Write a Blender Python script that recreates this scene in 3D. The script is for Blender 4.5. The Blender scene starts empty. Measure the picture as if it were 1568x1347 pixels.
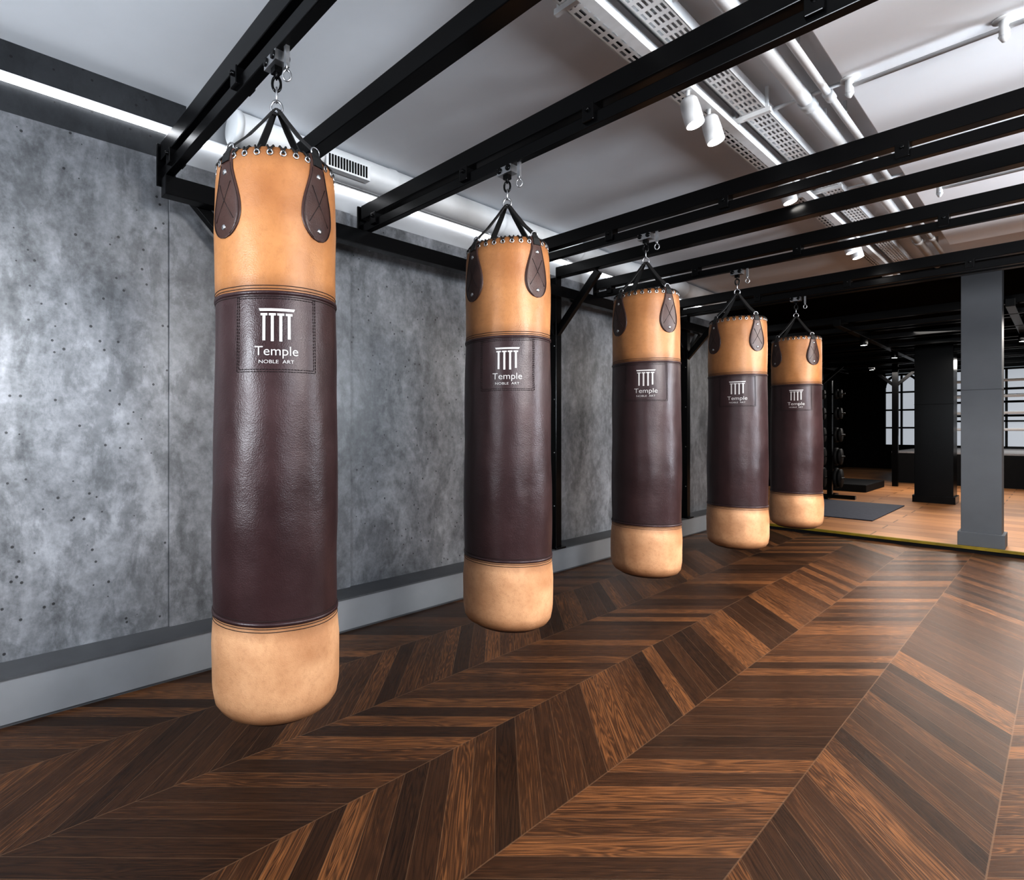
import bpy, bmesh, math, random
from mathutils import Vector, Matrix, noise
random.seed(4)
scene=bpy.context.scene
CX,CZ=2.42,1.076
ZT,ZS1,ZS2,ZB=CZ+.735,CZ+.357,CZ-.508,CZ-.778
# ---------------------------------------------------------------- materials
def newmat(name):
    m=bpy.data.materials.new(name); m.use_nodes=True
    nt=m.node_tree; b=nt.nodes['Principled BSDF']
    return m,nt,b
def N(nt,t,**kw):
    n=nt.nodes.new(t)
    for k,v in kw.items(): setattr(n,k,v)
    return n
def simple(name,col,rough=.5,metal=0,emit=0,ecol=None,noise_amt=.0,nscale=20,bump=0,spec=None,coat=0):
    m,nt,b=newmat(name)
    b.inputs['Base Color'].default_value=(*col,1)
    b.inputs['Roughness'].default_value=rough
    b.inputs['Metallic'].default_value=metal
    if spec is not None: b.inputs['Specular IOR Level'].default_value=spec
    if coat: b.inputs['Coat Weight'].default_value=coat
    if emit:
        b.inputs['Emission Color'].default_value=(*(ecol or col),1)
        b.inputs['Emission Strength'].default_value=emit
    if noise_amt or bump:
        tc=N(nt,'ShaderNodeTexCoord'); nz=N(nt,'ShaderNodeTexNoise')
        nz.inputs['Scale'].default_value=nscale; nz.inputs['Detail'].default_value=6
        nt.links.new(tc.outputs['Object'],nz.inputs['Vector'])
        if noise_amt:
            r=N(nt,'ShaderNodeValToRGB')
            r.color_ramp.elements[0].position=.3; r.color_ramp.elements[1].position=.7
            r.color_ramp.elements[0].color=(*[c*(1-noise_amt) for c in col],1)
            r.color_ramp.elements[1].color=(*[min(1,c*(1+noise_amt)) for c in col],1)
            nt.links.new(nz.outputs['Fac'],r.inputs['Fac']); nt.links.new(r.outputs['Color'],b.inputs['Base Color'])
        if bump:
            bp=N(nt,'ShaderNodeBump'); bp.inputs['Strength'].default_value=bump; bp.inputs['Distance'].default_value=.002
            nt.links.new(nz.outputs['Fac'],bp.inputs['Height']); nt.links.new(bp.outputs['Normal'],b.inputs['Normal'])
    return m
def leather(name,c1,c2,rough,scale=5,stain=None,edge_bands=()):
    m,nt,b=newmat(name); L=nt.links.new
    tc=N(nt,'ShaderNodeTexCoord')
    n1=N(nt,'ShaderNodeTexNoise'); n1.inputs['Scale'].default_value=scale; n1.inputs['Detail'].default_value=8; n1.inputs['Roughness'].default_value=.6
    L(tc.outputs['Object'],n1.inputs['Vector'])
    r=N(nt,'ShaderNodeValToRGB'); r.color_ramp.elements[0].position=.32; r.color_ramp.elements[1].position=.68
    r.color_ramp.elements[0].color=(*c1,1); r.color_ramp.elements[1].color=(*c2,1)
    L(n1.outputs['Fac'],r.inputs['Fac'])
    out=r.outputs['Color']
    def mixin(fac,col):
        nonlocal out
        mx=N(nt,'ShaderNodeMixRGB'); L(fac,mx.inputs['Fac']); L(out,mx.inputs['Color1']); mx.inputs['Color2'].default_value=(*col,1); out=mx.outputs['Color']
    if stain:
        ns=N(nt,'ShaderNodeTexNoise'); ns.inputs['Scale'].default_value=3.6; ns.inputs['Detail'].default_value=6
        mp=N(nt,'ShaderNodeMapping'); mp.inputs['Location'].default_value=(3,7,1); L(tc.outputs['Object'],mp.inputs['Vector']); L(mp.outputs[0],ns.inputs['Vector'])
        mr=N(nt,'ShaderNodeMapRange'); mr.inputs['From Min'].default_value=.45; mr.inputs['From Max'].default_value=.68; mr.inputs['To Max'].default_value=.9; L(ns.outputs['Fac'],mr.inputs['Value'])
        mixin(mr.outputs[0],stain)
        nc=N(nt,'ShaderNodeTexNoise'); nc.inputs['Scale'].default_value=70; nc.inputs['Detail'].default_value=4; nc.inputs['Roughness'].default_value=.7; L(tc.outputs['Object'],nc.inputs['Vector'])
        mr2=N(nt,'ShaderNodeMapRange'); mr2.inputs['From Min'].default_value=.5; mr2.inputs['From Max'].default_value=.75; mr2.inputs['To Max'].default_value=.25; L(nc.outputs['Fac'],mr2.inputs['Value'])
        mixin(mr2.outputs[0],[c*.7 for c in stain])
        # long thin creases
        cr=N(nt,'ShaderNodeTexNoise',noise_type='RIDGED_MULTIFRACTAL') if 'noise_type' in dir(N(nt,'ShaderNodeTexNoise')) else N(nt,'ShaderNodeTexNoise')
        mpc=N(nt,'ShaderNodeMapping'); mpc.inputs['Scale'].default_value=(1,1,2.2); L(tc.outputs['Object'],mpc.inputs['Vector']); L(mpc.outputs[0],cr.inputs['Vector'])
        cr.inputs['Scale'].default_value=4; cr.inputs['Detail'].default_value=1
        # darker bands near the seam, rim and bottom heights
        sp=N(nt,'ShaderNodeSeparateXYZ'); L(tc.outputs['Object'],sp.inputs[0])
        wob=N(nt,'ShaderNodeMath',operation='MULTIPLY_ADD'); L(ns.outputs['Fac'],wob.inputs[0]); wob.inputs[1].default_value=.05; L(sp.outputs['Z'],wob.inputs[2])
        for zc,wd in edge_bands:
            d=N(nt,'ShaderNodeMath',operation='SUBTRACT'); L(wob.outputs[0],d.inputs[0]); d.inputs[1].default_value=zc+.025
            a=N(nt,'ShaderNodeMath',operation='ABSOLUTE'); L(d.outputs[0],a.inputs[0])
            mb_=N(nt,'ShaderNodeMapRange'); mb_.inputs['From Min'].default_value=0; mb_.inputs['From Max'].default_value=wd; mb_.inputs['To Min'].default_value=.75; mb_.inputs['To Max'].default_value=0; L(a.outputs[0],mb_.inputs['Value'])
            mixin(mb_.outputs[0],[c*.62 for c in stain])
    L(out,b.inputs['Base Color'])
    n2=N(nt,'ShaderNodeTexVoronoi'); n2.inputs['Scale'].default_value=300
    L(tc.outputs['Object'],n2.inputs['Vector'])
    n3=N(nt,'ShaderNodeTexNoise'); n3.inputs['Scale'].default_value=12; n3.inputs['Detail'].default_value=5
    L(tc.outputs['Object'],n3.inputs['Vector'])
    b1=N(nt,'ShaderNodeBump'); b1.inputs['Strength'].default_value=.25; b1.inputs['Distance'].default_value=.0012
    L(n2.outputs['Distance'],b1.inputs['Height'])
    b2=N(nt,'ShaderNodeBump'); b2.inputs['Strength'].default_value=.25; b2.inputs['Distance'].default_value=.009
    L(n3.outputs['Fac'],b2.inputs['Height']); L(b1.outputs['Normal'],b2.inputs['Normal']); L(b2.outputs['Normal'],b.inputs['Normal'])
    rr=N(nt,'ShaderNodeMapRange'); rr.inputs['To Min'].default_value=rough-.08; rr.inputs['To Max'].default_value=rough+.14; L(n1.outputs['Fac'],rr.inputs['Value']); L(rr.outputs[0],b.inputs['Roughness'])
    return m
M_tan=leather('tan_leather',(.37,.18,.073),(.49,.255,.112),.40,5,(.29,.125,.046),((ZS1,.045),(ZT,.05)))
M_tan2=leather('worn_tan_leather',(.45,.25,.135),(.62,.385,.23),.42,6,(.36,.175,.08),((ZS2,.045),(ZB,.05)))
M_brown=leather('brown_leather',(.034,.0155,.0165),(.055,.027,.028),.36)
M_patch=leather('patch_leather',(.045,.020,.017),(.075,.037,.028),.4,12)
M_blkstrap=simple('black_webbing',(.014,.013,.013),.6,bump=.3,nscale=300)
M_steel=simple('galvanised_steel',(.45,.45,.46),.3,.9,noise_amt=.15)
M_logo=simple('white_print',(.52,.50,.49),.5)
M_thread=simple('thread',(.02,.009,.008),.7)
M_thread2=simple('thread_dark',(.016,.008,.008),.6)
M_black=simple('black_powder_coat',(.0025,.0025,.003),.24,noise_amt=.2,nscale=60,spec=.25)
M_black2=simple('matte_black',(.006,.006,.007),.7,noise_amt=.2,spec=.2)
M_blackceil=simple('black_ceiling_paint',(.002,.002,.002),.9,spec=.05,noise_amt=.2)
M_white=simple('white_paint',(.70,.72,.75),.6,noise_amt=.03,nscale=3)
M_panel=simple('bright_white_paint',(.86,.88,.91),.6,noise_amt=.02,nscale=3)
M_greywall=simple('upper_wall_grey_paint',(.32,.325,.335),.6,noise_amt=.05,nscale=3)
M_whitemetal=simple('white_metal',(.74,.75,.76),.4,noise_amt=.05)
M_duct=simple('white_duct',(.66,.67,.68),.45,noise_amt=.06,nscale=6)
M_led=simple('led_diffuser',(1,1,1),.5,emit=5,ecol=(.95,.97,1))
M_lamp=simple('lamp_face',(1,1,1),.5,emit=25,ecol=(1,.97,.92))
M_plinth=simple('grey_skirting',(.22,.225,.235),.5,noise_amt=.05,nscale=5)
M_ledge=simple('grey_ledge',(.075,.077,.082),.6,noise_amt=.08,nscale=8)
M_greycol=simple('grey_column_paint',(.105,.114,.127),.55,noise_amt=.05,nscale=5)
M_yellow=simple('olive_yellow_edge',(.20,.15,.012),.5,noise_amt=.3,nscale=8)
M_mat=simple('rubber_mat_blue_grey',(.045,.05,.07),.7,noise_amt=.2,nscale=40)
M_rubber=simple('rubber_black',(.007,.007,.008),.65,spec=.2)
M_glass=simple('bright_window_pane',(.3,.31,.33),.4,emit=.5,ecol=(.85,.9,.97))
M_rope=simple('ring_rope',(.65,.65,.66),.6)
M_canvas=simple('ring_canvas',(.25,.25,.26),.8,noise_amt=.1)

def concrete(name,dark,light):
    m,nt,b=newmat(name); L=nt.links.new
    tc=N(nt,'ShaderNodeTexCoord')
    n1=N(nt,'ShaderNodeTexNoise'); n1.inputs['Scale'].default_value=1.5; n1.inputs['Detail'].default_value=14; n1.inputs['Roughness'].default_value=.64; n1.inputs['Distortion'].default_value=.7
    mp=N(nt,'ShaderNodeMapping'); mp.inputs['Scale'].default_value=(1,1.7,.8)
    L(tc.outputs['Object'],mp.inputs['Vector']); L(mp.outputs['Vector'],n1.inputs['Vector'])
    n2=N(nt,'ShaderNodeTexNoise'); n2.inputs['Scale'].default_value=18; n2.inputs['Detail'].default_value=10; n2.inputs['Roughness'].default_value=.75
    L(tc.outputs['Object'],n2.inputs['Vector'])
    mx=N(nt,'ShaderNodeMath',operation='MULTIPLY_ADD'); mx.inputs[1].default_value=.5
    L(n2.outputs['Fac'],mx.inputs[0]); 
    sc=N(nt,'ShaderNodeMath',operation='MULTIPLY'); sc.inputs[1].default_value=.75
    L(n1.outputs['Fac'],sc.inputs[0]); L(sc.outputs[0],mx.inputs[2])
    r=N(nt,'ShaderNodeValToRGB'); r.color_ramp.elements[0].position=.45; r.color_ramp.elements[1].position=.82
    r.color_ramp.elements[0].color=(*dark,1); r.color_ramp.elements[1].color=(*light,1)
    L(mx.outputs[0],r.inputs['Fac'])
    # hard-edged trowel blotches
    n5=N(nt,'ShaderNodeTexNoise'); n5.inputs['Scale'].default_value=5.5; n5.inputs['Detail'].default_value=12; n5.inputs['Roughness'].default_value=.72; n5.inputs['Distortion'].default_value=.3
    mp5=N(nt,'ShaderNodeMapping'); mp5.inputs['Scale'].default_value=(1,1.2,.7); mp5.inputs['Location'].default_value=(4,2,9); L(tc.outputs['Object'],mp5.inputs['Vector']); L(mp5.outputs[0],n5.inputs['Vector'])
    m5=N(nt,'ShaderNodeMapRange'); m5.inputs['From Min'].default_value=.50; m5.inputs['From Max'].default_value=.58; m5.inputs['To Max'].default_value=.38; L(n5.outputs['Fac'],m5.inputs['Value'])
    x5=N(nt,'ShaderNodeMixRGB'); L(m5.outputs[0],x5.inputs['Fac']); L(r.outputs['Color'],x5.inputs['Color1']); x5.inputs['Color2'].default_value=(*[c*.8 for c in dark],1)
    v=N(nt,'ShaderNodeTexVoronoi'); v.inputs['Scale'].default_value=24; v.inputs['Randomness'].default_value=1
    L(tc.outputs['Object'],v.inputs['Vector'])
    sep=N(nt,'ShaderNodeSeparateColor'); L(v.outputs['Color'],sep.inputs[0])
    th=N(nt,'ShaderNodeMapRange'); th.inputs['From Min'].default_value=.76; th.inputs['From Max'].default_value=1; th.inputs['To Min'].default_value=0; th.inputs['To Max'].default_value=.16; L(sep.outputs[0],th.inputs['Value'])
    pr=N(nt,'ShaderNodeMath',operation='LESS_THAN'); L(v.outputs['Distance'],pr.inputs[0]); L(th.outputs[0],pr.inputs[1])
    mix=N(nt,'ShaderNodeMixRGB'); mix.inputs['Color2'].default_value=(*[c*.25 for c in dark],1)
    pf=N(nt,'ShaderNodeMath',operation='MULTIPLY'); pf.inputs[1].default_value=.8; L(pr.outputs[0],pf.inputs[0])
    L(pf.outputs[0],mix.inputs['Fac']); L(x5.outputs['Color'],mix.inputs['Color1']); L(mix.outputs['Color'],b.inputs['Base Color'])
    rr=N(nt,'ShaderNodeMapRange'); rr.inputs['To Min'].default_value=.26; rr.inputs['To Max'].default_value=.52; L(n1.outputs['Fac'],rr.inputs['Value']); L(rr.outputs[0],b.inputs['Roughness'])
    bp=N(nt,'ShaderNodeBump'); bp.inputs['Strength'].default_value=.35; bp.inputs['Distance'].default_value=.005
    sub=N(nt,'ShaderNodeMath',operation='SUBTRACT'); L(mx.outputs[0],sub.inputs[0]); L(pf.outputs[0],sub.inputs[1])
    L(sub.outputs[0],bp.inputs['Height']); L(bp.outputs['Normal'],b.inputs['Normal'])
    return m
M_conc=concrete('polished_concrete',(.055,.057,.061),(.27,.275,.29))
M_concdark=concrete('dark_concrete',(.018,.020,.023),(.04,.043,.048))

def chevron():
    m,nt,b=newmat('chevron_oak_floor'); L=nt.links.new
    def MA(op,a,b_=None,c=None):
        n=N(nt,'ShaderNodeMath',operation=op)
        for i,x in enumerate((a,b_,c)):
            if x is None: continue
            if isinstance(x,(int,float)): n.inputs[i].default_value=x
            else: L(x,n.inputs[i])
        return n.outputs[0]
    g=N(nt,'ShaderNodeNewGeometry'); s=N(nt,'ShaderNodeSeparateXYZ'); L(g.outputs['Position'],s.inputs[0])
    W=.395; PW=.108
    x=MA('SUBTRACT',s.outputs['X'],1.505)
    pp=MA('PINGPONG',x,W)
    v=MA('DIVIDE',MA('SUBTRACT',s.outputs['Y'],MA('MULTIPLY',pp,1.2)),PW)
    col=MA('FLOOR',MA('DIVIDE',x,W)); row=MA('FLOOR',v); fr=MA('FRACT',v)
    cmb=N(nt,'ShaderNodeCombineXYZ'); L(row,cmb.inputs[0]); L(col,cmb.inputs[1])
    wn=N(nt,'ShaderNodeTexWhiteNoise',noise_dimensions='2D'); L(cmb.outputs[0],wn.inputs['Vector'])
    gv=N(nt,'ShaderNodeCombineXYZ')
    L(MA('MULTIPLY_ADD',pp,2.6,MA('MULTIPLY',wn.outputs['Value'],40)),gv.inputs[0]); L(MA('MULTIPLY',fr,1.5),gv.inputs[1]); L(MA('MULTIPLY',wn.outputs['Value'],97),gv.inputs[2])
    n1=N(nt,'ShaderNodeTexNoise'); n1.inputs['Scale'].default_value=1; n1.inputs['Detail'].default_value=2; n1.inputs['Distortion'].default_value=.4; L(gv.outputs[0],n1.inputs['Vector'])
    ring=MA('SINE',MA('MULTIPLY',n1.outputs['Fac'],95))
    gv2=N(nt,'ShaderNodeCombineXYZ')
    L(MA('MULTIPLY',pp,6),gv2.inputs[0]); L(MA('MULTIPLY',fr,30),gv2.inputs[1]); L(MA('MULTIPLY',wn.outputs['Value'],55),gv2.inputs[2])
    n2=N(nt,'ShaderNodeTexNoise'); n2.inputs['Scale'].default_value=1; n2.inputs['Detail'].default_value=5; n2.inputs['Roughness'].default_value=.65; L(gv2.outputs[0],n2.inputs['Vector'])
    r=N(nt,'ShaderNodeValToRGB')
    e=r.color_ramp.elements; e[0].position=0; e[0].color=(.013,.0068,.0045,1); e[1].position=1; e[1].color=(.40,.18,.068,1)
    k=e.new(.5); k.color=(.074,.033,.0155,1)
    fac=MA('ADD',MA('MULTIPLY_ADD',wn.outputs['Value'],.44,.19),MA('MULTIPLY_ADD',ring,.08,MA('MULTIPLY_ADD',n2.outputs['Fac'],.9,-.45)))
    L(fac,r.inputs['Fac'])
    d=MA('MINIMUM',fr,MA('SUBTRACT',1,fr)); gap=MA('LESS_THAN',d,.014)
    ds=MA('MINIMUM',pp,MA('SUBTRACT',W,pp)); seam=MA('LESS_THAN',ds,.0018)
    mix=N(nt,'ShaderNodeMixRGB'); mix.inputs['Color2'].default_value=(.20,.12,.07,1)
    L(MA('MULTIPLY',MA('MAXIMUM',gap,seam),.5),mix.inputs['Fac']); L(r.outputs['Color'],mix.inputs['Color1'])
    L(mix.outputs['Color'],b.inputs['Base Color'])
    L(MA('MULTIPLY_ADD',n2.outputs['Fac'],.30,.18),b.inputs['Roughness'])
    b.inputs['Specular IOR Level'].default_value=.42
    bp=N(nt,'ShaderNodeBump'); bp.inputs['Strength'].default_value=.3; bp.inputs['Distance'].default_value=.003
    L(MA('SUBTRACT',MA('MULTIPLY',n2.outputs['Fac'],.5),MA('MAXIMUM',gap,seam)),bp.inputs['Height']); L(bp.outputs['Normal'],b.inputs['Normal'])
    return m
M_floor=chevron()
def oakplat():
    m,nt,b=newmat('light_oak_platform'); L=nt.links.new
    g=N(nt,'ShaderNodeNewGeometry')
    br=N(nt,'ShaderNodeTexBrick'); br.inputs['Scale'].default_value=1
    br.inputs['Color1'].default_value=(.34,.16,.07,1); br.inputs['Color2'].default_value=(.56,.29,.13,1); br.inputs['Mortar'].default_value=(.16,.08,.035,1)
    br.inputs['Mortar Size'].default_value=.006; br.inputs['Brick Width'].default_value=1.2; br.inputs['Row Height'].default_value=.28
    br.offset=.45
    L(g.outputs['Position'],br.inputs['Vector'])
    n=N(nt,'ShaderNodeTexNoise'); n.inputs['Scale'].default_value=4; n.inputs['Detail'].default_value=8
    mp=N(nt,'ShaderNodeMapping'); mp.inputs['Scale'].default_value=(1,9,1); L(g.outputs['Position'],mp.inputs['Vector']); L(mp.outputs[0],n.inputs['Vector'])
    mx=N(nt,'ShaderNodeMixRGB',blend_type='MULTIPLY'); mx.inputs['Fac'].default_value=.45
    L(br.outputs['Color'],mx.inputs['Color1']); L(n.outputs['Fac'],mx.inputs['Color2']); L(mx.outputs[0],b.inputs['Base Color'])
    b.inputs['Roughness'].default_value=.4
    return m
M_plat=oakplat()

# ---------------------------------------------------------------- mesh builder
class MB:
    def __init__(s,mats): s.v=[];s.f=[];s.m=[];s.sm=[];s.mats=mats
    def add(s,vs,fs,mi=0,smooth=False):
        o=len(s.v); s.v+= [tuple(v) for v in vs]
        for f in fs: s.f.append([i+o for i in f]); s.m.append(mi); s.sm.append(smooth)
    def box(s,a,b,mi=0,M=None):
        x0,y0,z0=a;x1,y1,z1=b
        vs=[Vector(p) for p in [(x0,y0,z0),(x1,y0,z0),(x1,y1,z0),(x0,y1,z0),(x0,y0,z1),(x1,y0,z1),(x1,y1,z1),(x0,y1,z1)]]
        if M: vs=[M@v for v in vs]
        s.add(vs,[(0,3,2,1),(4,5,6,7),(0,1,5,4),(1,2,6,5),(2,3,7,6),(3,0,4,7)],mi)
    def bar(s,p0,p1,w,h,mi=0,up=Vector((0,0,1))):
        p0=Vector(p0);p1=Vector(p1);d=(p1-p0).normalized()
        sx=d.cross(up); 
        if sx.length<1e-4: sx=Vector((1,0,0))
        sx.normalize(); u=sx.cross(d)
        vs=[]
        for p in (p0,p1):
            for a,c in ((-1,-1),(1,-1),(1,1),(-1,1)): vs.append(p+sx*a*w/2+u*c*h/2)
        s.add(vs,[(0,1,2,3),(7,6,5,4),(0,4,5,1),(1,5,6,2),(2,6,7,3),(3,7,4,0)],mi)
    def tube(s,pts,r,mi=0,n=8,closed=False,cap=True):
        pts=[Vector(p) for p in pts]; m=len(pts); vs=[];fs=[]
        prev=None
        for i,p in enumerate(pts):
            if closed: t=pts[(i+1)%m]-pts[i-1]
            else: t=pts[min(i+1,m-1)]-pts[max(i-1,0)]
            t.normalize()
            if prev is None:
                a=Vector((0,0,1)) if abs(t.z)<.9 else Vector((1,0,0)); nx=t.cross(a).normalized()
            else:
                nx=(prev-t*prev.dot(t)); nx.normalize()
            prev=nx; ny=t.cross(nx)
            rr=r[i] if isinstance(r,(list,tuple)) else r
            for k in range(n):
                a=2*math.pi*k/n; vs.append(p+nx*math.cos(a)*rr+ny*math.sin(a)*rr)
        rng=m if closed else m-1
        for i in range(rng):
            j=(i+1)%m
            for k in range(n):
                k2=(k+1)%n; fs.append((i*n+k,i*n+k2,j*n+k2,j*n+k))
        if not closed and cap:
            fs.append(tuple(range(n))[::-1]); fs.append(tuple((m-1)*n+k for k in range(n)))
        s.add(vs,fs,mi,True)
    def ring(s,c,R,r,axis='z',mi=0,M=None,n=20,sx=1,sy=1):
        c=Vector(c);pts=[]
        for k in range(n):
            a=2*math.pi*k/n; u,v=R*math.cos(a)*sx,R*math.sin(a)*sy
            p={'z':Vector((u,v,0)),'y':Vector((u,0,v)),'x':Vector((0,u,v))}[axis]
            if M: p=M@p
            pts.append(c+p)
        s.tube(pts,r,mi,6,True)
    def lathe(s,prof,mi=0,n=48,c=(0,0,0),axis='z'):
        vs=[];fs=[];m=len(prof)
        for r,z in prof:
            for k in range(n):
                a=2*math.pi*k/n
                p=(r*math.cos(a),r*math.sin(a),z)
                if axis=='y': p=(p[0],p[2],p[1])
                if axis=='x': p=(p[2],p[0],p[1])
                vs.append(Vector(p)+Vector(c))
        for i in range(m-1):
            for k in range(n):
                k2=(k+1)%n; fs.append((i*n+k,i*n+k2,(i+1)*n+k2,(i+1)*n+k))
        s.add(vs,fs,mi,True)
    def obj(s,name,parent=None,bevel=0,fix=True):
        me=bpy.data.meshes.new(name); me.from_pydata(s.v,[],s.f)
        for m in s.mats: me.materials.append(m)
        for p,mi,sm in zip(me.polygons,s.m,s.sm): p.material_index=mi; p.use_smooth=sm
        me.update()
        if fix:
            bm=bmesh.new(); bm.from_mesh(me); bmesh.ops.recalc_face_normals(bm,faces=bm.faces); bm.to_mesh(me); bm.free()
        o=bpy.data.objects.new(name,me); scene.collection.objects.link(o)
        if parent: o.parent=parent
        if bevel:
            bv=o.modifiers.new('bevel','BEVEL'); bv.width=bevel; bv.segments=2; bv.limit_method='ANGLE'
        return o
def empty(name,loc=(0,0,0)):
    e=bpy.data.objects.new(name,None); e.empty_display_size=.1; e.location=loc; scene.collection.objects.link(e); return e
def boxobj(name,a,b,mat,bevel=0):
    mb=MB([mat]); mb.box(a,b); return mb.obj(name,None,bevel)

# ---------------------------------------------------------------- room shell
CEIL=2.575; XR=6.0; YB=-3.5; YP=6.95; YE=19.0
boxobj('floor',(-.2,YB,-.08),(XR,YP,0),M_floor)
mb=MB([M_plat,M_yellow,M_black2]); mb.box((-1.4,YP+.012,-.08),(XR,YE,.05)); mb.box((-1.4,YP,-.08),(XR,YP+.012,.030),2)
mb.box((-.2,YP-.004,.030),(XR,YP+.03,.054),1); mb.obj('platform_floor')
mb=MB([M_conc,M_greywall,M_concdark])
ys=[YB,-1.3,.80,1.80,3.85,4.9,6.0,YP+.3]
for i in range(len(ys)-1):
    off=[0,0,.012,0,.012,0,0.02][i]
    mb.box((-.33,ys[i]+.001,0),(-.17+off,ys[i+1]-.001,2.30))
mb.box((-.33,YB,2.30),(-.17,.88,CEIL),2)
mb.box((-.33,YB,0),(-.18,YP+.3,2.30),0)
mb.box((-.33,.88,2.30),(-.17,YP+.3,CEIL),1)
mb.obj('wall_left')
mb=MB([M_plinth,M_ledge]); mb.box((-.17,YB,0.012),(0,YP-.01,.172),0); mb.box((-.17,YB,.172),(.004,YP-.01,.18),1); mb.box((-.17,YB,0),(-.006,YP-.01,.012),1)
mb.obj('baseboard_left')
boxobj('wall_left_rear_room',(-1.5,YP+.3,0),(-1.4,YE,CEIL),M_black2)
boxobj('wall_return',(-1.5,YP+.2,0),(-.33,YP+.3,CEIL),M_black2)
boxobj('wall_right',(XR,YB,0),(XR+.1,YE,CEIL),M_greywall)
boxobj('wall_behind',(-.33,YB-.1,0),(XR+.1,YB,CEIL),M_greywall)
mb=MB([M_white]); mb.box((-.33,YB,CEIL),(XR,YP,CEIL+.1)); mb.obj('ceiling')
boxobj('ceiling_rear_room',(-1.5,YP,CEIL-.06),(XR,YE,CEIL+.1),M_blackceil)
boxobj('ceiling_drop_panel',(1.84,YB,2.496),(XR,6.02,CEIL),M_panel,.004)
boxobj('trim_ceiling_downstand',(-.17,6.75,2.44),(XR,YP,CEIL),M_blackceil)
mb=MB([M_led,M_whitemetal]); mb.box((-.17,YB,2.415),(-.145,6.7,2.433),0); mb.box((-.17,YB,2.433),(-.14,6.7,2.440),1)
mb.obj('led_strip_light')

mb=MB([M_duct,M_black2])
prof=[(0,0),(.07,0),(.082,.01),(.082,.03),(.078,.032)]
y=1.05
for k in range(6):
    prof+=[(.078,.04+k*.95),(.078,.93+k*.95),(.083,.935+k*.95),(.083,.965+k*.95),(.078,.97+k*.95)]
mb.lathe(prof,0,32,(-.06,y,2.49),'y')
mb.box((-.01,1.52,2.42),(.028,1.80,2.50),0)
for k in range(14): mb.box((.028,1.535+k*.018,2.43),(.031,1.545+k*.018,2.49),1)
mb.obj('ventilation_duct')

# ---------------------------------------------------------------- black steel frame
bagY=[.747,1.795,3.0,4.16,5.39]
bagX=[-1.441,-1.453,-1.469,-1.413,-1.402]
rig=empty('bag_hanging_frame')
mb=MB([M_black,M_steel])
H=CZ
XL,XRR=.02,5.2
def beam(p0,p1,w,h): mb.bar(p0,p1,w,h)
for X in (XL,XRR):
    beam((X,.72,H+1.02),(X,6.6,H+1.02),.06,.08)
for Y in bagY:
    beam((XL-.03,Y,H+1.175),(XRR,Y,H+1.175),.06,.075)
    beam((XL-.05,Y,H+1.093),(XRR,Y,H+1.093),.038,.046)
    for X in (.10,.75,1.35,2.0,2.65,3.3,4.2,5.0):
        mb.box((X-.022,Y-.034,H+1.085),(X+.022,Y+.034,H+1.145))
        mb.tube([(X,Y-.045,H+1.125),(X,Y+.045,H+1.125)],.009,0,6)
    mb.box((XL-.055,Y-.04,H+1.035),(XL-.045,Y+.04,H+1.215))
    mb.tube([(XL-.03,Y+.03,H+.98),(XL-.03,Y+.03,H+1.07)],.006,1,6)
for Y in (1.2,3.6,5.85):
    beam((XL-.03,Y,H+1.175),(XRR,Y,H+1.175),.07,.075)
    for X,sgn in ((XL-.06,1),(XRR,-1)):
        zb=.18 if X<1 else 0
        mb.box((X-.035,Y-.035,zb),(X+.035,Y+.035,H+1.14))
        mb.box((X-.06,Y-.06,zb),(X+.06,Y+.06,zb+.012))
        for z in (.5,.9,1.3,1.7): mb.tube([(X+.02*sgn,Y-.04,z),(X+.02*sgn,Y+.04,z)],.006,1,6)
        beam((X,Y,H+.70),(X+.36*sgn,Y,H+1.12),.04,.05)
        beam((X,Y,H+.70),(X,Y-.33,H+1.02),.04,.05)
        beam((X,Y,H+.70),(X,Y+.33,H+1.02),.04,.05)
mb.obj('steel_beams',rig,.004)

rig2=empty('rear_training_frame')
mb=MB([M_black,M_lamp])
for Y in (7.7,8.6,9.6,10.8,12.0,13.3):
    mb.bar((-1.3,Y,2.28),(5,Y,2.28),.07,.08)
    mb.bar((-1.3,Y,2.17),(5,Y,2.17),.04,.05)
for X in (-.3,.9,2.1,3.3):
    mb.bar((X,7.2,2.18),(X,13.6,2.18),.06,.07)
for X,Y in ((-.35,10.8),(-.35,12.0),(.45,13.3),(3.3,9.6)):
    mb.box((X-.04,Y-.04,.05),(X+.04,Y+.04,2.3))
    mb.bar((X,Y,1.85),(X+.35,Y,2.2),.04,.05); mb.bar((X,Y,1.85),(X-.35,Y,2.2),.04,.05)
for X,Y in ((.9,8.4),(.9,10.2),(2.1,9.4),(.35,12.0),(-.3,9.0)):
    mb.lathe([(0,2.145),(.035,2.145),(.04,2.06),(.034,2.06)],0,16,(X,Y,0)); mb.lathe([(.034,2.063),(0,2.063)],1,16,(X,Y,0))
mb.obj('rear_beams',rig2,.003)

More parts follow.
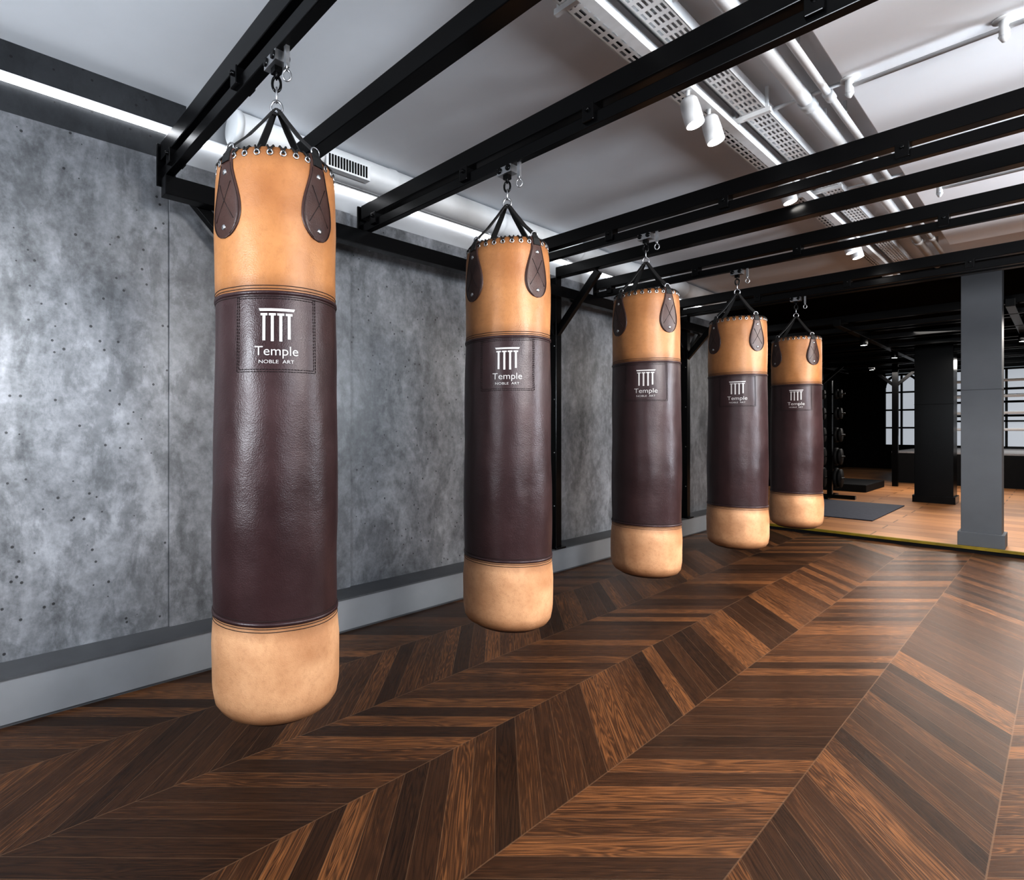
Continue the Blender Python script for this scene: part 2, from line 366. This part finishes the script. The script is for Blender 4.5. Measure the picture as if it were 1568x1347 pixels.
# ---------------------------------------------------------------- cable tray (perforated)
def tray(name,xc,w,y0,y1,z):
    mb=MB([M_whitemetal])
    cols=5; cw=w/(cols*2+1)
    pitch=.06; ny=int((y1-y0)/pitch)
    vs=[];fs=[]
    xs=[xc-w/2+i*cw for i in range(cols*2+2)]
    yy=[]
    for j in range(ny): yy+= [y0+j*pitch, y0+j*pitch+.022]
    yy.append(y1)
    nx=len(xs)
    for yv in yy:
        for xv in xs: vs.append((xv,yv,z))
    for j in range(len(yy)-1):
        for i in range(nx-1):
            if i%2==1 and j%2==1: continue
            fs.append((j*nx+i,j*nx+i+1,(j+1)*nx+i+1,(j+1)*nx+i))
    mb.add(vs,fs)
    for x in (xc-w/2,xc+w/2): mb.box((x-.0015,y0,z),(x+.0015,y1,z+.045))
    for yv in [y0+.5+k*1.2 for k in range(int((y1-y0)/1.2))]:
        for x in (xc-w/2-.006,xc+w/2+.006): mb.bar((x,yv,z-.004),(x,yv,CEIL),.012,.012)
        mb.bar((xc-w/2-.02,yv,z-.012),(xc+w/2+.02,yv,z-.012),.02,.02)
    return mb.obj(name)
tray('cable_tray',1.40,.10,-2.5,6.7,2.485)
tray('cable_tray',1.535,.09,-2.5,6.7,2.485)
mb=MB([M_whitemetal,M_black2])
for k in range(5):
    x=1.37+k*.016; mb.tube([(x+.006*math.sin(t*1.7+k),-2.5+t*.6,2.497) for t in range(16)],.005,0 if k%2 else 1,6)
mb.obj('cable_bundle')
def spot(x,y,power):
    e=empty('track_spotlight',(x,y,0))
    mb=MB([M_whitemetal,M_lamp])
    zt=2.43
    mb.tube([(0,0,zt),(0,0,zt-.04)],.008,0,8)
    T=Matrix.Translation((0,0,zt-.035))@Matrix.Rotation(math.radians(-14),4,'Y')
    sub=MB([M_whitemetal,M_lamp])
    sub.lathe([(0,.0),(.026,.0),(.032,-.012),(.034,-.05),(.034,-.115),(.030,-.115),(.030,-.1145)],0,24); sub.lathe([(.030,-.1145),(.015,-.118),(0,-.119)],1,24)
    mb.add([T@Vector(v) for v in sub.v],sub.f[:6*24],0,True)
    mb.add([T@Vector(v) for v in sub.v],sub.f[6*24:],1,True)
    mb.obj('lamp_head',e)
    l=bpy.data.lights.new('spot_beam','SPOT'); l.energy=power; l.spot_size=math.radians(95); l.spot_blend=.7; l.shadow_soft_size=.05; l.color=(1,.96,.91)
    lo=bpy.data.objects.new('spot_beam',l); scene.collection.objects.link(lo); lo.parent=e; lo.location=T@Vector((0,0,-.13))
    lo.rotation_euler=(0,math.radians(-14),0)
    return e
mb=MB([M_whitemetal]); mb.box((1.44,-2.5,2.43),(1.475,6.7,2.455)); mb.obj('lighting_track')
for y,p in ((-1.6,3),(2.315,20),(2.518,20),(3.5,65),(4.82,85),(5.0,65),(6.1,90)): spot(1.457,y,p)
mb=MB([M_duct,M_steel])
for x,r in ((1.70,.026),(1.775,.014)):
    mb.tube([(x,-2.5,2.50),(x,6.7,2.50)],r,0,14)
    for k in range(12):
        y=-2+k*.7; mb.tube([(x,y,2.50),(x,y+.07,2.50)],r+.005,0,14)
        mb.bar((x,y+.3,2.50),(x,y+.3,CEIL),.012,.012)
for y in (1.9,2.9,4.2,5.4): mb.tube([(1.5,y,2.515),(1.83,y,2.515)],.009,0,8)
for y,x0 in ((2.846,1.86),(4.46,1.95)):
    mb.tube([(x0,y,2.462),(5.5,y,2.462)],.009,0,8)
    for x in (x0,x0+.42,x0+1.3):
        mb.tube([(x,y,2.495),(x,y,2.435)],.014,0,10); mb.tube([(x,y,2.435),(x,y,2.415)],[.016,.006],0,10)
        mb.tube([(x,y,2.495),(x,y,2.488)],.03,0,16)
mb.obj('ceiling_pipes')

# ---------------------------------------------------------------- punching bags
def textmesh(s,size):
    c=bpy.data.curves.new('t','FONT'); c.body=s; c.size=size; c.align_x='CENTER'; c.resolution_u=4
    o=bpy.data.objects.new('t',c); scene.collection.objects.link(o)
    bpy.context.view_layer.update()
    dg=bpy.context.evaluated_depsgraph_get(); me=bpy.data.meshes.new_from_object(o.evaluated_get(dg))
    vs=[v.co.copy() for v in me.vertices]; fs=[tuple(p.vertices) for p in me.polygons]
    bpy.data.objects.remove(o); return vs,fs
T1=textmesh('Temple',1.0); T2=textmesh('NOBLE  ART',1.0)
def fit(T,width,hs=1.0):
    xs=[v.x for v in T[0]]; w=max(xs)-min(xs); s=width/w; c=(max(xs)+min(xs))/2
    return [Vector(((v.x-c)*s,v.y*s*hs,0)) for v in T[0]],T[1]
def bag_r(z):
    pts=[(ZB,.140),(ZB+.010,.158),(ZB+.03,.171),(ZB+.07,.178),(ZS2-.08,.180),(ZS2,.174),(ZS2+.25,.177),(CZ,.173),(ZS1-.1,.170),(ZS1,.169),(ZS1+.2,.170),(ZT-.05,.166),(ZT-.012,.161),(ZT,.155)]
    if z<=pts[0][0]: return pts[0][1]
    for (a,ra),(b,rb) in zip(pts,pts[1:]):
        if z<=b:
            t=(z-a)/(b-a); return ra+(rb-ra)*t
    return pts[-1][1]
R0=.172
def make_bag(x,y,idx):
    e=empty('punching_bag',(x,y,0))
    face=math.atan2(0-y,CX-x)
    seed=idx*7.3
    def surf(a,z,off=0):
        th=face+a
        r=bag_r(z)
        r+= .0045*noise.noise(Vector((math.cos(th)*1.6+seed,math.sin(th)*1.6,z*3.5)))+.0015*noise.noise(Vector((math.cos(th)*4+seed,math.sin(th)*4,z*9)))
        r+=off
        return Vector((r*math.cos(th),r*math.sin(th),z))
    mb=MB([M_tan,M_brown,M_tan2,M_blkstrap,M_thread])
    n=96
    def section(zs,mi,offs=None):
        vs=[];fs=[]
        for i,z in enumerate(zs):
            for k in range(n):
                vs.append(surf(2*math.pi*k/n,z,(offs[i] if offs else 0)))
        for i in range(len(zs)-1):
            for k in range(n):
                k2=(k+1)%n; fs.append((i*n+k,i*n+k2,(i+1)*n+k2,(i+1)*n+k))
        mb.add(vs,fs,mi,True)
    lin=lambda a,b,m:[a+(b-a)*i/m for i in range(m+1)]
    section([ZB-.022,ZB-.021,ZB-.018,ZB-.010,ZB],1,[-.139,-.085,-.045,-.014,0])
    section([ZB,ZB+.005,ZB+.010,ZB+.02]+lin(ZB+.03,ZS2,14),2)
    section([ZS2-.001,ZS2,ZS2+.008,ZS2+.0095],1,[0,.0035,.0035,0])
    section(lin(ZS2+.0095,ZS1-.0095,44),1)
    section([ZS1-.0095,ZS1-.008,ZS1,ZS1+.001],1,[0,.0035,.0035,0])
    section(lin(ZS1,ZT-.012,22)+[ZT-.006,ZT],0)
    section([ZT,ZT+.003,ZT-.002,ZT-.02],0,[0,-.006,-.012,-.016])
    section([ZT-.02,ZT-.005,ZT+.01,ZT+.015],3,[-.016,-.05,-.11,-.154])
    for z in (ZS2-.006,ZS2-.014,ZS2+.014,ZS1-.014,ZS1+.006,ZS1+.014):
        mb.tube([surf(2*math.pi*k/n,z,.0002) for k in range(n)],.0010,4,5,True)
    mb.obj('leather_body',e,0,True)
    mb=MB([M_logo,M_thread2])
    K=.001716
    def wrap(px,h,off=.0016): return surf(px/R0,CZ+h,off)
    def quad(x0,x1,h0,h1,x0b=None,x1b=None):
        x0b=x0 if x0b is None else x0b; x1b=x1 if x1b is None else x1b
        m=max(1,int(abs(x1-x0)/.004)); q=max(1,int(abs(h1-h0)/.01)); vs=[];fs=[]
        for j in range(q+1):
            t=j/q; a=x0b+(x0-x0b)*t; b=x1b+(x1-x1b)*t
            for i in range(m+1):
                vs.append(wrap(a+(b-a)*i/m,h0+(h1-h0)*t))
        for j in range(q):
            for i in range(m): fs.append((j*(m+1)+i,j*(m+1)+i+1,(j+1)*(m+1)+i+1,(j+1)*(m+1)+i))
        mb.add(vs,fs,0)
    g=lambda px:(px-421)*K
    quad(g(394),g(449),.3040,.3110,g(396),g(447))
    for a,b,hb2 in ((400,404.5,.228),(412.5,417,.226),(425,429.5,.226),(437.5,442,.232)):
        quad(g(a),g(b),hb2,.2975); quad(g(a-3),g(b+3),.2925,.2985)
    v,f=fit(T1,.112,.92); mb.add([wrap(p.x,.190+p.y) for p in v],f,0)
    v,f=fit(T2,.090,.78); mb.add([wrap(p.x,.1695+p.y) for p in v],f,0)
    hw=.108
    def stitch(p0,p1):
        L=max(abs(p1[0]-p0[0]),abs(p1[1]-p0[1])); m=int(L/.008)
        for i in range(m):
            a=(i+.1)/m; b=(i+.8)/m
            mb.tube([wrap(p0[0]+(p1[0]-p0[0])*t,p0[1]+(p1[1]-p0[1])*t,.0008) for t in (a,b)],.0009,1,4)
    for d in (0,.006):
        stitch((-hw+d,.345),(-hw+d,.148+d)); stitch((hw-d,.345),(hw-d,.148+d)); stitch((-hw+d,.148+d),(hw-d,.148+d)); stitch((-hw+d,.343-d),(hw-d,.343-d))
    mb.obj('printed_emblem',e,0,False)
    mb=MB([M_steel,M_blkstrap])
    ne=30
    for k in range(ne):
        a=2*math.pi*(k+.5)/ne
        c=surf(a,ZT-.018,.001); nrm=Vector((c.x,c.y,0)).normalized()
        q=nrm.to_track_quat('Z','Y').to_matrix()
        mb.ring(c,.0068,.0024,'z',0,q,12)
        for sg in (-1,1):
            a2=a+sg*math.pi/ne*.8
            mb.tube([surf(a,ZT-.018,.001),surf(a+sg*.02,ZT-.007,.004),surf(a+sg*.05,ZT+.004,-.002),surf(a2,ZT+.002,-.018)],.0028,1,6)
    mb.obj('rim_lacing',e,0,True)
    mb=MB([M_patch,M_steel,M_thread2,M_blkstrap])
    zr=CZ+.925
    PWD=.056
    for a0 in (math.radians(41),math.radians(-51),math.radians(131),math.radians(-141)):
        zb,zt_=ZT-.232,ZT+.004
        nt_,ns=26,8; vs=[];fs=[]
        def wd(t):
            if t<.30: return PWD*math.sqrt(max(0,1-((.30-t)/.30)**2))+.0005
            if t<.92:
                u=(t-.30)/.62; return PWD+(.024-PWD)*(u*u*(3-2*u))
            return .024
        for lay in (0.0008,.0045):
            for j in range(nt_+1):
                t=(j/nt_)**1.25; z=zb+(zt_-zb)*t; w=wd(t)-(0.0 if lay<.002 else .0015)
                for i in range(ns+1):
                    u=-1+2*i/ns; vs.append(surf(a0+u*w/R0,z,lay))
        NN=(nt_+1)*(ns+1); row=ns+1
        for j in range(nt_):
            for i in range(ns):
                p=NN+j*row+i; fs.append((p,p+1,p+row+1,p+row))
        for j in range(nt_):
            for i in (0,ns):
                p=j*row+i; fs.append((p,p+row,p+row+NN,p+NN))
        for i in range(ns): fs.append((i,i+1,NN+i+1,NN+i))
        mb.add(vs,fs,0,True)
        th=face+a0; d=Vector((math.cos(th),math.sin(th),0)); sd=Vector((-math.sin(th),math.cos(th),0))
        path=[(surf(a0,ZT-.03,.0055)),(surf(a0,ZT-.005,.006)),Vector((0,0,ZT+.02))+d*.150,Vector((0,0,ZT+.07))+d*.098,Vector((0,0,zr-.05))+d*.040,Vector((0,0,zr-.008))+d*.008]
        ws=[.016,.015,.014,.013,.011,.008]
        vs=[];fs=[]
        for i,p in enumerate(path):
            t=(path[min(i+1,len(path)-1)]-path[max(i-1,0)]).normalized(); nn=t.cross(sd).normalized()
            for s1,s2 in ((-1,-1),(1,-1),(1,1),(-1,1)): vs.append(p+sd*s1*ws[i]+nn*s2*.0022)
        for i in range(len(path)-1):
            for k in range(4):
                k2=(k+1)%4; fs.append((i*4+k,i*4+k2,(i+1)*4+k2,(i+1)*4+k))
        mb.add(vs,fs,3)
        q=Matrix.Rotation(th+math.pi/2,3,'Z')
        mb.ring(Vector((0,0,ZT+.014))+d*.156,.015,.0022,'y',1,q,16,1,.8)
        def pp(u,t,off=.0052): return surf(a0+u*PWD/R0,zb+(zt_-zb)*t,off)
        mb.tube([pp(-.62,.2),pp(.0,.42),pp(.42,.62)],.0009,2,5); mb.tube([pp(.62,.2),pp(0,.42),pp(-.42,.62)],.0009,2,5)
        bo=[]
        for j in range(21):
            t=.035+.8*j/20; bo.append((wd(t)/PWD-.10,t))
        mb.tube([pp(u,t) for u,t in bo],.0007,2,4); mb.tube([pp(-u,t) for u,t in bo],.0007,2,4)
        for t in (.12,.74):
            c=pp(0,t,.0045); nrm=Vector((c.x,c.y,0)).normalized(); q=nrm.to_track_quat('Z','Y').to_matrix()
            vs=[];fs=[];m=14
            for r_,h_ in ((.0075,0),(.007,.002),(.0035,.0032),(0.0002,.0034)):
                for k in range(m):
                    an=2*math.pi*k/m; vs.append(c+q@Vector((r_*math.cos(an),r_*math.sin(an),h_)))
            for i in range(3):
                for k in range(m):
                    k2=(k+1)%m; fs.append((i*m+k,i*m+k2,(i+1)*m+k2,(i+1)*m+k))
            mb.add(vs,fs,1,True)
    mb.obj('strap_patches',e,0,True)
    mb=MB([M_steel,M_blkstrap,M_black])
    q=Matrix.Rotation(face+math.pi/2,3,'Z')
    mb.ring((0,0,zr),.016,.0035,'y',0,q,18,1,1.2)
    mb.ring((0,0,zr+.036),.011,.003,'x',0,q,16,1,1.9)
    mb.ring((0,0,zr+.068),.012,.004,'y',2,q,18,1,1.8)
    mb.ring((0,0,zr+.098),.010,.003,'x',2,q,16,1,1.6)
    mb.box((-.035,-.022,H+1.040),(.035,.022,H+1.070),0)
    mb.box((-.012,-.012,H+1.022),(.012,.012,H+1.045),2)
    for sx in (-.022,.022): mb.lathe([(0,-.026),(.012,-.026),(.012,.026),(0,.026)],2,16,(sx,0,H+1.058),'y')
    mb.box((.055,-.006,H+1.01),(.067,.006,H+1.075),0)
    mb.ring((.061,0,H+.988),.011,.003,'y',0,q,16,1,1.4)
    mb.ring((.061,0,H+1.012),.007,.0025,'x',0,q,14,1,1.4)
    mb.obj('chain_and_trolley',e,0,True)
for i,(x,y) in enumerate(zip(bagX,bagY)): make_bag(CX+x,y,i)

# ---------------------------------------------------------------- columns and rear room
def column(name,x0,x1,y0,y1,zb,mat,base=.02,bh=.12):
    mb=MB([mat]); mb.box((x0,y0,zb),(x1,y1,CEIL-.05))
    mb.box((x0-base,y0-base,zb),(x1+base,y1+base,zb+bh))
    mb.box((x0-.004,y0-.004,1.42),(x1+.004,y1+.004,1.425))
    return mb.obj(name,None,.004)
column('grey_column',1.815,2.06,7.02,7.27,.05,M_greycol)
column('black_column',1.04,1.43,10.68,11.07,.05,M_black,.02,.1)
boxobj('exercise_mat',(.12,8.03,.05),(1.04,9.94,.062),M_mat,.003)
boxobj('wall_rear',(-1.5,YE,0),(XR,YE+.1,.66),M_black2)
mb=MB([M_black2]); 
for a,b in ((-1.5,-.6),(.05,.55),(2.0,2.4),(4.0,XR)): mb.box((a,YE,.66),(b,YE+.1,CEIL))
mb.obj('wall_rear_pier')
def window(name,x0,x1,z0,z1,nx,nz,arch=False):
    e=empty(name,((x0+x1)/2,YE,(z0+z1)/2)); cx,cz=(x0+x1)/2,(z0+z1)/2
    mb=MB([M_glass]); mb.box((x0-cx,.06,z0-cz),(x1-cx,.07,z1-cz)); mb.obj('glass',e)
    mb=MB([M_black])
    for i in range(nx+1):
        x=x0+(x1-x0)*i/nx-cx; mb.box((x-.02,-.01,z0-cz),(x+.02,.05,z1-cz))
    for i in range(nz+1):
        z=z0+(z1-z0)*i/nz-cz; mb.box((x0-cx,-.01,z-.02),(x1-cx,.05,z+.02))
    if arch:
        w=(x1-x0)/2; pts=[(w*math.cos(a),0.02,(z1-cz)-w+w*math.sin(a)) for a in [math.pi*k/16 for k in range(17)]]
        mb.tube(pts,.03,0,6)
    mb.obj('frame',e)
window('window_1',-.6,.05,.66,CEIL-.1,2,4,True)
window('window_2',.55,2.0,.66,CEIL-.1,3,3)
window('window_3',2.4,4.0,.66,CEIL-.1,3,3)
e=empty('boxing_ring',(2.25,16.2,.05)); mb=MB([M_black2,M_canvas,M_rope,M_black])
hw=2.0; hh=1.9; zp=.60
mb.box((-hw,-hh,0),(hw,hh,zp-.03),0); mb.box((-hw,-hh,zp-.03),(hw,hh,zp),1)
for sx in (-1,1):
    for sy in (-1,1):
        px,py=sx*(hw-.35),sy*(hh-.3)
        mb.tube([(px,py,zp),(px,py,zp+1.4)],.045,3,12)
        mb.bar((px-sx*.12,py-sy*.12,zp+.3),(px-sx*.12,py-sy*.12,zp+1.35),.12,.2,3)
for z in (.42,.72,1.02,1.30):
    pts=[(-(hw-.4),-(hh-.35),zp+z),(hw-.4,-(hh-.35),zp+z),(hw-.4,hh-.35,zp+z),(-(hw-.4),hh-.35,zp+z)]
    for a in range(4): mb.tube([pts[a],pts[(a+1)%4]],.024,2 if a==0 else 3,8)
mb.obj('ring_body',e)
e=empty('weight_plate_tree',(.16,10.32,.05)); mb=MB([M_black,M_rubber,M_steel])
mb.box((-.03,-.03,0),(.03,.03,1.75)); mb.box((-.3,-.04,0),(.3,.04,.05)); mb.box((-.04,-.3,0),(.04,.3,.05))
for i,z in enumerate((.3,.62,.94,1.26,1.55)):
    for s in (-1,1):
        mb.tube([(0,0,z),(s*.18,0,z)],.012,0,8); r=.15-.02*i
        mb.lathe([(0,0),(r,0),(r,.035),(r*.9,.04),(0,.04)],1,24,(.06 if s>0 else -.10,0,z),'x')
        mb.lathe([(0,0),(r*.9,0),(r*.9,.03),(0,.03)],1,24,(.11 if s>0 else -.14,0,z),'x')
mb.obj('tree_body',e)
boxobj('step_platform',(-1.1,11.6,.05),(.35,13,.17),M_black2,.01)

# ---------------------------------------------------------------- lights
def area(name,loc,target,sx,sy,power,col=(1,1,1),spread=180):
    l=bpy.data.lights.new(name,'AREA'); l.shape='RECTANGLE'; l.size=sx; l.size_y=sy; l.energy=power; l.color=col; l.spread=math.radians(spread)
    o=bpy.data.objects.new(name,l); scene.collection.objects.link(o); o.location=loc
    o.rotation_euler=(Vector(target)-Vector(loc)).to_track_quat('-Z','Y').to_euler(); return o
area('key_softbox',(4.3,1.6,2.05),(.9,2.6,1.6),.7,.6,54,(1,.985,.97),120)  # unseen soft key added off to the right, shaped to light the bags
area('floor_fill',(3.7,5.2,2.38),(3.2,5.0,0),.6,1.8,215,(1,.95,.89))  # unseen area light added to brighten and warm the right-hand floor
l=bpy.data.lights.new('wall_spot_lamp','SPOT'); l.energy=560; l.spot_size=math.radians(46); l.spot_blend=1; l.shadow_soft_size=.12; l.color=(.96,.98,1)
o=bpy.data.objects.new('wall_spot_lamp',l); scene.collection.objects.link(o); o.location=(1.5,-1.1,2.2)
o.rotation_euler=(Vector((-.17,-.02,1.15))-o.location).to_track_quat('-Z','Y').to_euler()
area('ceiling_fill',(4.3,.4,1.5),(2.8,1.4,2.55),.8,.8,62,(.84,.92,1))  # added fill, no fixture: brightens the ceiling from the right
area('ceiling_fill_rear',(4.4,4.2,1.5),(2.4,3.6,2.55),.8,.8,120,(.84,.92,1))  # second added fill out of view, brightens the ceiling further back
area('ceiling_fill_wall',(1.5,-1.7,1.5),(1.2,1.4,2.55),.6,.6,95,(.88,.94,1))  # added fill behind the camera, lifts the ceiling on the wall side
area('rear_room_lamp',(2.2,8.6,2.1),(2.0,8.6,0),1.4,1.8,95,(1,.95,.89))
area('rear_room_lamp_far',(1.0,12.5,2.1),(1.0,12.5,0),1.4,1.5,85,(1,.95,.9))
area('ring_lamp',(2.2,16,2.45),(2.2,16,0),1.4,1.5,60,(1,.98,.95))
w=bpy.data.worlds.new('world'); scene.world=w; w.use_nodes=True
w.node_tree.nodes['Background'].inputs[0].default_value=(.5,.55,.6,1); w.node_tree.nodes['Background'].inputs[1].default_value=.3
scene.view_settings.view_transform='Standard'
scene.view_settings.exposure=.2
scene.view_settings.gamma=.74

# ---------------------------------------------------------------- camera
cam=bpy.data.cameras.new('camera'); co=bpy.data.objects.new('camera',cam); scene.collection.objects.link(co)
cam.sensor_fit='HORIZONTAL'; cam.sensor_width=36; cam.lens=845/1568*36
cam.shift_x=184/1568; cam.shift_y=-16.5/1568; cam.clip_start=.02
co.location=(CX,0,CZ); co.rotation_euler=(math.pi/2,0,math.radians(50.8))
scene.camera=co
